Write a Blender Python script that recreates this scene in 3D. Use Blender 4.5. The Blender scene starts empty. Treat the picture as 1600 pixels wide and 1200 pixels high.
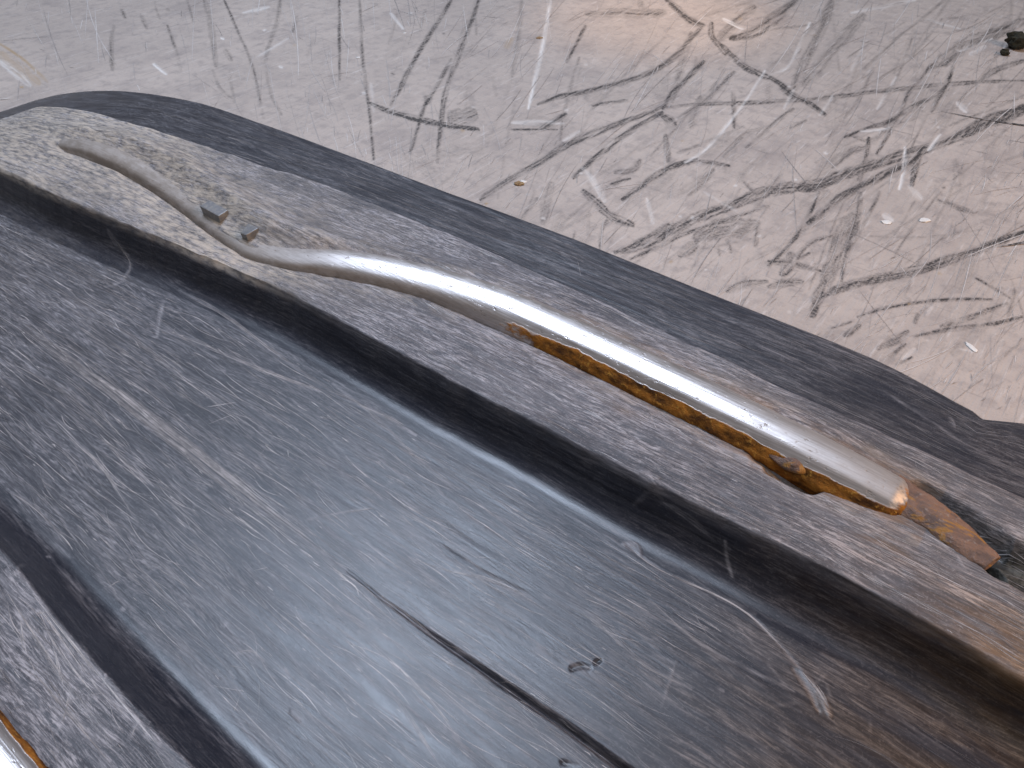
import bpy, math, random
import numpy as np
from mathutils import Matrix, Vector
rng = np.random.default_rng(11)
random.seed(5)
S = bpy.context.scene
COL = S.collection

# ------------------------------------------------------------------ camera
# ski frame, metres: x runs along the ski (tip at -x), y across it, z up; channel floor at z = 0
F = 1244.0                      # focal length in pixels of the 1600 x 1200 photograph
VPX, VPY = -1350.0, -500.0      # where the lines along the ski meet in the photograph
PITCH = math.atan((600 - VPY) / F)
CAM_Z = 0.125
fw = np.array([0, math.cos(PITCH), -math.sin(PITCH)]); up = np.array([0, math.sin(PITCH), math.cos(PITCH)]); rt = np.array([1.0, 0, 0])
D = (VPX - 800) * rt - (VPY - 600) * up + F * fw
X = -D; X[2] = 0; X /= np.linalg.norm(X); Y = np.cross([0, 0, 1.0], X)
R = np.array([X, Y, [0, 0, 1.0]])
rtS, upS, fwS = R @ rt, R @ up, R @ fw
cam_d = bpy.data.cameras.new('camera'); cam = bpy.data.objects.new('camera', cam_d); COL.objects.link(cam)
cam_d.sensor_width = 36; cam_d.lens = 36 * F / 1600; cam_d.clip_start = 0.005; cam_d.clip_end = 50
cam.matrix_world = Matrix([[rtS[i], upS[i], -fwS[i], (0, 0, CAM_Z)[i]] for i in range(3)] + [[0, 0, 0, 1]])
S.camera = cam
cam_d.dof.use_dof = True; cam_d.dof.focus_distance = 0.21; cam_d.dof.aperture_fstop = 110

# ------------------------------------------------------------------ light (indoors)
W = bpy.data.worlds.new('World'); S.world = W; W.use_nodes = True
bg = W.node_tree.nodes['Background']; bg.inputs[0].default_value = (1.0, 0.95, 0.92, 1); bg.inputs[1].default_value = 0.13
def area(name, loc, target, sx, sy, power, col):
    l = bpy.data.lights.new(name, 'AREA'); l.shape = 'RECTANGLE'; l.size = sx; l.size_y = sy; l.energy = power; l.color = col
    o = bpy.data.objects.new(name, l); COL.objects.link(o); o.location = loc
    o.rotation_euler = (Vector(target) - Vector(loc)).to_track_quat('-Z', 'Y').to_euler(); return o
area('window_light', (-0.51, 0.37, 1.0), (-0.1, 0.08, 0), 0.42, 0.44, 11.0, (0.68, 0.80, 1.0))
area('fill_light', (1.15, -0.55, 1.5), (-0.25, 0.35, 0), 0.6, 0.6, 8.5, (0.90, 0.94, 1.0))  # added soft fill behind the camera, kept out of the visible reflections
area('lamp_light', (0.55, 0.25, 0.42), (0.0, 0.10, 0), 0.25, 0.25, 3.4, (1.0, 0.58, 0.30))
sp = bpy.data.lights.new('warm_spot', 'SPOT'); sp.energy = 5.0; sp.color = (1.0, 0.60, 0.30); sp.spot_size = math.radians(24); sp.spot_blend = 1.0; sp.shadow_soft_size = 0.02
spo = bpy.data.objects.new('warm_spot', sp); COL.objects.link(spo); spo.location = (-0.30, 0.75, 0.42); spo.rotation_euler = (Vector((-0.285, 0.545, -0.055)) - spo.location).to_track_quat('-Z', 'Y').to_euler()
S.view_settings.view_transform = 'Standard'; S.view_settings.look = 'None'; S.view_settings.exposure = 0; S.view_settings.gamma = 1

# ------------------------------------------------------------------ helpers
KTOP = 0.011
X0, KC = -0.235, 0.92          # the tip curls down from X0 on
TABLE_Z = -0.055
def curl(x): return -KC * np.clip(x - X0, -0.27, 0) ** 2
def ray(px):
    px = np.atleast_2d(np.asarray(px, float))
    v = (px[:, 0:1] - 800) * rt - (px[:, 1:2] - 600) * up + F * fw
    return v @ R.T
def lift(px, z, curved=True):
    v = ray(px); t = (z - CAM_Z) / v[:, 2]
    if curved:
        for _ in range(60):
            zz = z + curl(v[:, 0] * t); t = 0.6 * t + 0.4 * (zz - CAM_Z) / v[:, 2]
    return v * t[:, None] + np.array([0, 0, CAM_Z])
def hash2(i, j, seed):
    h = (i.astype(np.int64) * 374761393 + j.astype(np.int64) * 668265263 + seed * 1442695041) & 0x7fffffff
    h = ((h ^ (h >> 13)) * 1274126177) & 0x7fffffff
    return ((h ^ (h >> 16)) & 0xffff) / 65535.0
def vnoise(x, y, seed=0):
    i = np.floor(x); j = np.floor(y); u = x - i; v = y - j; u = u * u * (3 - 2 * u); v = v * v * (3 - 2 * v)
    a = hash2(i, j, seed); b = hash2(i + 1, j, seed); c = hash2(i, j + 1, seed); d = hash2(i + 1, j + 1, seed)
    return (a * (1 - u) + b * u) * (1 - v) + (c * (1 - u) + d * u) * v
def fbm(x, y, seed=0, o=4):
    s = 0; a = 0.5
    for k in range(o):
        s = s + a * vnoise(x, y, seed + k); x = x * 2.03; y = y * 2.03; a *= 0.5
    return s / (1 - 0.5 ** o)
def sstep(a, b, x):
    t = np.clip((x - a) / (b - a), 0, 1); return t * t * (3 - 2 * t)
def seg_dist(px, py, ax, ay, bx, by):
    dx, dy = bx - ax, by - ay; t = np.clip(((px - ax) * dx + (py - ay) * dy) / (dx * dx + dy * dy), 0, 1)
    return np.hypot(px - ax - t * dx, py - ay - t * dy), t
def mesh_from(name, V, Fq, mat, parent=None, attrs=None, normals=None, smooth=True):
    V = np.asarray(V, np.float32); Fq = np.asarray(Fq, np.int32); n = Fq.shape[1]
    me = bpy.data.meshes.new(name)
    me.vertices.add(len(V)); me.vertices.foreach_set('co', V.ravel())
    me.loops.add(Fq.size); me.loops.foreach_set('vertex_index', Fq.ravel())
    me.polygons.add(len(Fq)); me.polygons.foreach_set('loop_start', np.arange(0, Fq.size, n, dtype=np.int32))
    me.update(calc_edges=True)
    me.polygons.foreach_set('use_smooth', np.full(len(Fq), smooth))
    for k, v in (attrs or {}).items():
        a = me.attributes.new(k, 'FLOAT', 'POINT'); a.data.foreach_set('value', np.asarray(v, np.float32).ravel())
    if normals is not None: me.normals_split_custom_set_from_vertices(np.asarray(normals, np.float32).reshape(-1, 3))
    me.validate(); me.materials.append(mat)
    o = bpy.data.objects.new(name, me); COL.objects.link(o)
    if parent: o.parent = parent
    return o
def grid_faces(ni, nj, closed_j=False):
    i = np.arange(ni - 1)[:, None]; jn = nj if closed_j else nj - 1; j = np.arange(jn)[None, :]; j2 = (j + 1) % nj
    return np.stack([i * nj + j, i * nj + j2, (i + 1) * nj + j2, (i + 1) * nj + j], -1).reshape(-1, 4)
def spline(t, y, tt):            # smooth interpolation through points (cubic Hermite, monotone-friendly)
    t = np.asarray(t, float); y = np.asarray(y, float)
    d = np.diff(y) / np.diff(t); m = np.concatenate([[d[0]], 0.5 * (d[1:] + d[:-1]), [d[-1]]])
    k = np.clip(np.searchsorted(t, tt) - 1, 0, len(t) - 2); h = t[k + 1] - t[k]; s = np.clip((tt - t[k]) / h, 0, 1)
    return (2*s**3-3*s**2+1)*y[k] + (s**3-2*s**2+s)*h*m[k] + (-2*s**3+3*s**2)*y[k+1] + (s**3-s**2)*h*m[k+1]

# ------------------------------------------------------------------ materials
class NT:
    def __init__(s, name):
        s.m = bpy.data.materials.new(name); s.m.use_nodes = True; s.t = s.m.node_tree; s.b = s.t.nodes['Principled BSDF']
    def n(s, typ, ins=None, **kw):
        q = s.t.nodes.new(typ)
        for k, v in kw.items(): setattr(q, k, v)
        for k, v in (ins or {}).items(): s.put(q.inputs[k], v)
        return q
    def put(s, sock, v):
        if isinstance(v, bpy.types.NodeSocket): s.t.links.new(v, sock)
        else: sock.default_value = v
    def attr(s, name): return s.n('ShaderNodeAttribute', attribute_name=name).outputs['Fac']
    def math(s, op, a, b=0.0, clamp=False): return s.n('ShaderNodeMath', {0: a, 1: b}, operation=op, use_clamp=clamp).outputs[0]
    def mul(s, a, b): return s.math('MULTIPLY', a, b)
    def add(s, a, b, clamp=False): return s.math('ADD', a, b, clamp)
    def ramp(s, f, a, b, lo=0.0, hi=1.0):
        q = s.n('ShaderNodeMapRange', {0: f, 1: a, 2: b, 3: lo, 4: hi}, interpolation_type='SMOOTHSTEP'); return q.outputs[0]
    def mix(s, f, a, b):
        q = s.n('ShaderNodeMix', data_type='RGBA'); s.put(q.inputs[0], f); s.put(q.inputs[6], a); s.put(q.inputs[7], b); return q.outputs[2]
    def noise(s, vec, scale, detail=3.0, rough=0.55, dist=0.0):
        return s.n('ShaderNodeTexNoise', {'Vector': vec, 'Scale': scale, 'Detail': detail, 'Roughness': rough, 'Distortion': dist}).outputs[0]
    def mapv(s, vec, scale, rot=(0, 0, 0), loc=(0, 0, 0)):
        return s.n('ShaderNodeMapping', {'Vector': vec, 'Scale': scale, 'Rotation': rot, 'Location': loc}).outputs[0]
    def bump(s, h, strength, dist, normal=None):
        q = s.n('ShaderNodeBump', {'Height': h, 'Strength': strength, 'Distance': dist})
        if normal is not None: s.put(q.inputs['Normal'], normal)
        return q.outputs[0]
def rgb(r, g, b): return (r, g, b, 1.0)

def plastic():
    N = NT('scuffed_black_plastic'); co = N.n('ShaderNodeTexCoord').outputs['Object']
    # wandering of the streaks
    wob = N.noise(N.mapv(co, (18, 70, 70)), 1.0, 3.0)
    off = N.n('ShaderNodeCombineXYZ', {1: N.mul(N.math('SUBTRACT', wob, 0.5), 0.008)}).outputs[0]
    v = N.n('ShaderNodeVectorMath', {0: co, 1: off}, operation='ADD').outputs[0]
    fine = N.noise(N.mapv(v, (300, 3400, 3400)), 1.0, 4.0, 0.72)
    med = N.noise(N.mapv(v, (130, 1700, 1700), (0, 0, 0.09)), 1.0, 4.0, 0.75)
    crs = N.noise(N.mapv(v, (190, 2600, 2600), (0, 0, -0.2)), 1.0, 4.0, 0.72)
    vb = N.n('ShaderNodeVectorMath', {0: co, 1: off}, operation='SUBTRACT').outputs[0]
    grp = N.noise(N.mapv(vb, (40, 230, 230), (0, 0, 0.08)), 1.0, 4.0, 0.65)
    spk = N.noise(co, 2200.0, 2.0, 0.6)
    blot = N.noise(N.mapv(co, (22, 55, 55)), 1.0, 4.0, 0.6)
    zone, scuff, dust, rust, moss_dark = [N.attr(a) for a in ('zone', 'scuff', 'dust', 'rust', 'moss_dark')]
    st = N.add(N.mul(N.ramp(fine, 0.50, 0.62), 0.62), N.add(N.mul(N.ramp(med, 0.51, 0.62), 0.5), N.mul(N.ramp(crs, 0.54, 0.64), 0.5)))
    st = N.mul(N.mul(st, N.ramp(blot, 0.30, 0.66, 0.45, 1.15)), N.ramp(grp, 0.36, 0.62, 0.25, 1.35))
    st = N.mul(st, N.add(N.mul(zone, 0.80), 0.14))
    base = N.mul(zone, N.ramp(blot, 0.3, 0.7, 0.08, 0.24))
    fac = N.add(N.add(st, base), N.mul(scuff, N.ramp(fine, 0.35, 0.6, 0.45, 1.0)))
    fac = N.math('MINIMUM', N.add(fac, N.mul(N.ramp(spk, 0.56, 0.70), N.add(0.07, N.mul(zone, 0.16)))), 1.0)
    c = N.mix(fac, rgb(0.012, 0.015, 0.026), rgb(0.385, 0.385, 0.425))
    brn = N.attr('brown'); c = N.mix(N.mul(brn, N.ramp(grp, 0.30, 0.66, 0.35, 1.0)), c, N.mix(fac, rgb(0.030, 0.017, 0.009), rgb(0.38, 0.27, 0.19)))
    dn = N.noise(N.mapv(co, (260, 620, 620)), 1.0, 4.0, 0.65)
    df = N.mul(dust, N.ramp(dn, 0.26, 0.66))
    c = N.mix(N.mul(df, 0.8), c, rgb(0.58, 0.51, 0.43))
    rn = N.noise(N.mapv(co, (150, 500, 500)), 1.0, 4.0, 0.6)
    c = N.mix(N.mul(rust, N.ramp(rn, 0.32, 0.6)), c, N.mix(rn, rgb(0.10, 0.050, 0.022), rgb(0.30, 0.17, 0.075)))
    mn = N.noise(co, 420.0, 4.0, 0.7)
    c = N.mix(moss_dark, c, N.mix(N.ramp(mn, 0.42, 0.62), rgb(0.008, 0.008, 0.007), rgb(0.07, 0.068, 0.058)))  # moss colour, also the painted dark of pit, slot and dents
    N.put(N.b.inputs['Base Color'], c)
    N.put(N.b.inputs['Roughness'], N.add(N.add(N.mul(zone, 0.24), 0.325), N.add(N.mul(fac, 0.16), N.add(N.mul(N.math('SUBTRACT', fine, 0.5), 0.14), N.mul(N.math('SUBTRACT', grp, 0.5), 0.30))), True))
    N.b.inputs['Specular IOR Level'].default_value = 0.55
    h = N.add(N.add(N.mul(fine, 0.5), N.mul(med, 0.9)), N.mul(crs, 0.45))
    h = N.add(h, N.mul(df, 0.5))
    q = N.n('ShaderNodeBump', {'Height': h, 'Strength': N.add(N.mul(zone, 0.36), 0.085), 'Distance': 0.0005})
    N.put(N.b.inputs['Normal'], q.outputs[0]); return N.m

def steel():
    N = NT('worn_steel'); co = N.n('ShaderNodeTexCoord').outputs['Object']
    rm, dirt = N.attr('rust'), N.attr('dust')
    brush = N.noise(N.mapv(co, (60, 2500, 2500)), 1.0, 3.0, 0.6)
    n1 = N.noise(N.mapv(co, (180, 420, 420)), 1.0, 5.0, 0.65); n2 = N.noise(co, 900.0, 4.0, 0.7); pit = N.noise(N.mapv(co, (500, 1100, 1100)), 1.0, 3.0, 0.6)
    rf = N.ramp(N.add(rm, N.mul(N.math('SUBTRACT', n1, 0.5), 0.95)), 0.42, 0.62)
    met = N.mix(N.ramp(brush, 0.3, 0.7), rgb(0.55, 0.51, 0.50), rgb(0.74, 0.70, 0.69))
    met = N.mix(N.mul(N.ramp(pit, 0.62, 0.72), 0.6), met, rgb(0.20, 0.14, 0.10))
    met = N.mix(N.mul(dirt, N.ramp(n1, 0.3, 0.62, 0.68, 1.0)), met, rgb(0.27, 0.238, 0.212))  # dirt film; its dark tone also paints the bar's low-side shade
    rc = N.mix(N.ramp(n1, 0.3, 0.7), rgb(0.060, 0.028, 0.014), rgb(0.40, 0.165, 0.032))
    rc = N.mix(N.ramp(n2, 0.55, 0.72), rc, rgb(0.50, 0.27, 0.06))
    N.put(N.b.inputs['Base Color'], N.mix(rf, met, rc))
    N.put(N.b.inputs['Metallic'], N.mul(N.math('SUBTRACT', 1.0, rf), N.add(N.mul(dirt, -0.55), 0.92)))
    N.put(N.b.inputs['Roughness'], N.add(N.add(N.mul(rf, 0.5), N.ramp(n1, 0.3, 0.7, 0.36, 0.50)), N.mul(dirt, 0.15)))
    hh = N.add(N.mul(brush, 0.12), N.add(N.mul(N.mul(n2, rf), 1.0), N.mul(N.ramp(pit, 0.60, 0.72), -0.10)))
    N.put(N.b.inputs['Specular IOR Level'], N.math('SUBTRACT', 0.5, N.mul(rf, 0.42)))
    N.put(N.b.inputs['Normal'], N.bump(hh, 0.7, 0.0007)); return N.m

def lug_metal():
    N = NT('dull_grey_lug'); co = N.n('ShaderNodeTexCoord').outputs['Object']; n1 = N.noise(co, 700.0, 4.0)
    N.put(N.b.inputs['Base Color'], N.mix(N.ramp(n1, 0.4, 0.7), rgb(0.17, 0.175, 0.19), rgb(0.24, 0.235, 0.225)))
    N.b.inputs['Metallic'].default_value = 0.25; N.b.inputs['Roughness'].default_value = 0.5
    N.put(N.b.inputs['Normal'], N.bump(n1, 0.3, 0.0004)); return N.m

def rusty_rod():
    N = NT('flaking_rust'); co = N.n('ShaderNodeTexCoord').outputs['Object']
    n1 = N.noise(N.mapv(co, (150, 330, 330), (0, 0, .3)), 1.0, 5.0, 0.62, 0.6); n2 = N.noise(co, 1100.0, 4.0, 0.7); n3 = N.noise(N.mapv(co, (120, 420, 420), (0, 0, .25), (3, 1, 2)), 1.0, 4.0, 0.6, 0.5)
    c = N.mix(N.ramp(n1, 0.36, 0.62), rgb(0.10, 0.065, 0.055), rgb(0.22, 0.125, 0.085))
    c = N.mix(N.ramp(n3, 0.53, 0.58), c, rgb(0.30, 0.145, 0.032))
    c = N.mix(N.mul(N.ramp(n2, 0.55, 0.70), 0.5), c, rgb(0.34, 0.29, 0.26))
    N.put(N.b.inputs['Base Color'], c); N.b.inputs['Roughness'].default_value = 0.6
    N.put(N.b.inputs['Normal'], N.bump(N.add(N.mul(n2, 0.6), n1), 0.8, 0.0009)); return N.m

def board():
    N = NT('scratched_pale_paint'); co = N.n('ShaderNodeTexCoord').outputs['Object']
    mark, white, brown = N.attr('mark'), N.attr('white'), N.attr('brown')
    n1 = N.noise(co, 9.0, 5.0, 0.6); n2 = N.noise(co, 130.0, 5.0, 0.65); n3 = N.noise(N.mapv(co, (420, 50, 50), (0, 0, 0.35)), 1.0, 4.0, 0.65); n4 = N.noise(co, 900.0, 3.0, 0.6)
    n5 = N.noise(N.mapv(co, (60, 300, 60), (0, 0, 0.5)), 1.0, 4.0, 0.6)
    c = N.mix(N.ramp(n1, 0.35, 0.65), rgb(0.450, 0.397, 0.366), rgb(0.525, 0.462, 0.423))
    n6 = N.noise(N.mapv(co, (34, 22, 30), (0, 0, 0.6)), 1.0, 6.0, 0.68); n7 = N.noise(N.mapv(co, (700, 26, 26), (0, 0, -0.75)), 1.0, 3.0, 0.6); n8 = N.noise(N.mapv(co, (30, 620, 26), (0, 0, 0.12)), 1.0, 3.0, 0.6)
    c = N.mix(N.mul(N.ramp(n6, 0.46, 0.70), 0.50), c, rgb(0.30, 0.265, 0.26))
    c = N.mix(N.mul(N.ramp(n2, 0.46, 0.68), 0.5), c, rgb(0.28, 0.25, 0.245))
    c = N.mix(N.mul(N.ramp(n4, 0.58, 0.72), 0.35), c, rgb(0.22, 0.20, 0.19))
    c = N.mix(N.mul(N.ramp(n7, 0.60, 0.70), 0.45), c, rgb(0.24, 0.215, 0.21))
    c = N.mix(N.mul(N.ramp(n8, 0.62, 0.72), 0.40), c, rgb(0.24, 0.215, 0.21))
    c = N.mix(N.mul(N.ramp(n3, 0.56, 0.74), 0.50), c, rgb(0.68, 0.65, 0.64))
    c = N.mix(N.mul(N.ramp(n5, 0.60, 0.76), 0.40), c, rgb(0.32, 0.295, 0.295))
    c = N.mix(brown, c, rgb(0.40, 0.27, 0.13))
    mark = N.mul(mark, N.mul(N.ramp(n3, 0.40, 0.66, 1.12, 0.55), N.ramp(n7, 0.40, 0.62, 1.1, 0.72)))
    mf = N.math('MINIMUM', N.mul(mark, N.ramp(n4, 0.32, 0.62, 0.55, 1.15)), 0.97)
    c = N.mix(mf, c, rgb(0.045, 0.041, 0.042))
    c = N.mix(N.math('MINIMUM', white, 1.0), c, rgb(0.82, 0.81, 0.80))
    N.put(N.b.inputs['Base Color'], c)
    N.put(N.b.inputs['Roughness'], N.add(0.42, N.mul(n2, 0.25)))
    h = N.add(N.add(N.mul(n2, 0.5), N.mul(n3, 0.6)), N.mul(N.add(n4, n5), 0.3))
    N.put(N.b.inputs['Normal'], N.bump(N.add(h, N.mul(n6, 0.8)), 0.5, 0.0014)); return N.m

def simple(name, a, b, scale, rough=0.7):
    N = NT(name); co = N.n('ShaderNodeTexCoord').outputs['Object']; n1 = N.noise(co, scale, 4.0, 0.65)
    N.put(N.b.inputs['Base Color'], N.mix(N.ramp(n1, 0.35, 0.65), rgb(*a), rgb(*b))); N.b.inputs['Roughness'].default_value = rough
    N.put(N.b.inputs['Normal'], N.bump(n1, 0.6, 0.001)); return N.m

M_PL, M_ST, M_LUG, M_ROD, M_BD = plastic(), steel(), lug_metal(), rusty_rod(), board()

# ------------------------------------------------------------------ splatting strokes onto a grid
def splat(A, fi, fj, val, mode='max'):
    ni, nj = A.shape; i0 = np.floor(fi).astype(int); j0 = np.floor(fj).astype(int); u = fi - i0; v = fj - j0
    for di in (0, 1):
        for dj in (0, 1):
            w = (u if di else 1 - u) * (v if dj else 1 - v); i = i0 + di; j = j0 + dj
            ok = (i >= 0) & (i < ni) & (j >= 0) & (j < nj)
            np.maximum.at(A, (i[ok], j[ok]), (np.sqrt(w) * val)[ok])
def polyline(P, step):
    P = np.asarray(P, float); d = np.r_[0, np.cumsum(np.hypot(*np.diff(P, axis=0).T))]; n = max(3, int(d[-1] / step))
    t = np.linspace(0, d[-1], n)
    if len(P) > 2: return np.stack([spline(d, P[:, 0], t), spline(d, P[:, 1], t)], 1)
    return np.stack([np.interp(t, d, P[:, 0]), np.interp(t, d, P[:, 1])], 1)
def brush_pts(P, width, step=1.0, taper=True, ragged=0.25):
    """points that fill a brush stroke of a given pixel width (photograph pixels) with a weight each"""
    step = min(step, 0.6); c = polyline(P, step); n = len(c); t = np.linspace(0, 1, n); tg = np.gradient(c, axis=0); tg /= np.linalg.norm(tg, axis=1)[:, None] + 1e-9
    nr = np.stack([-tg[:, 1], tg[:, 0]], 1); w = width * (np.clip(4 * t * (1 - t), 0.03, 1) ** 0.28 if taper else np.ones(n))
    w = w * (1 + ragged * (fbm(t * n * 0.05 + width, t * 0 + width, int(abs(P[0][0])) % 97, 3) - 0.5) * 2)
    m = max(2, int(np.ceil(width / 0.8))); out = []; wt = []; sd = int(abs(P[0][0] * 7 + P[0][1])) % 911; L = n * step
    for k, o in enumerate(np.linspace(-0.5, 0.5, m)):
        lane = 0.48 + 0.75 * hash2(np.array([k]), np.array([sd]), 3)[0]; br = fbm(t * L / 26.0, t * 0 + k * 0.45 + sd, sd, 3)
        out.append(c + nr * (w * o)[:, None]); wt.append(lane * np.clip(3.2 * (br - 0.26), 0.10, 1.1) * (1 - (2 * abs(o)) ** 4 * 0.5))
    return np.concatenate(out), np.concatenate(wt), np.tile(t, m)

def ribbons(name, Q, Nn, wd, val, mat, parent):
    n, m, _ = Q.shape; T = np.gradient(Q, axis=1); sd = np.cross(Nn, T); sd /= np.linalg.norm(sd, axis=-1, keepdims=True) + 1e-12
    tp = (1 - np.linspace(-1, 1, m)[None, :, None] ** 2) ** 0.6 * (0.6 + 0.8 * rng.random((n, m, 1))); w = wd[:, None, None] * tp * 0.5
    V = np.stack([Q + sd * w, Q - sd * w], 2).reshape(-1, 3); b0 = (np.arange(n)[:, None] * m + np.arange(m - 1)[None, :]) * 2
    Fq = np.stack([b0, b0 + 1, b0 + 3, b0 + 2], -1).reshape(-1, 4)
    o = mesh_from(name, V, Fq, mat, parent, dict(val=np.repeat(val, m * 2)), np.repeat(Nn.reshape(-1, 3), 2, axis=0)); o['kind'] = 'stuff'; return o
def fibre():
    N = NT('raised_plastic_fibre'); v = N.attr('val'); co = N.n('ShaderNodeTexCoord').outputs['Object']; n1 = N.noise(N.mapv(co, (300, 900, 900)), 1.0, 3.0, 0.6)
    N.put(N.b.inputs['Base Color'], N.mix(N.mul(v, N.ramp(n1, 0.35, 0.6, 0.6, 1.1)), rgb(0.020, 0.022, 0.030), rgb(0.50, 0.48, 0.49))); N.b.inputs['Roughness'].default_value = 0.38; return N.m
def hair():
    N = NT('hair_scratch'); v = N.attr('val'); co = N.n('ShaderNodeTexCoord').outputs['Object']; n1 = N.noise(co, 500.0, 3.0, 0.6)
    c = N.mix(N.mul(N.math('MAXIMUM', v, 0.0), N.ramp(n1, 0.4, 0.6, 0.4, 1.2)), rgb(0.44, 0.40, 0.385), rgb(0.06, 0.055, 0.055)); c = N.mix(N.math('MAXIMUM', N.mul(v, -1.0), 0.0), c, rgb(0.80, 0.78, 0.77))
    N.put(N.b.inputs['Base Color'], c); N.b.inputs['Roughness'].default_value = 0.5; return N.m
M_FIB, M_HAIR = fibre(), hair()

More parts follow.
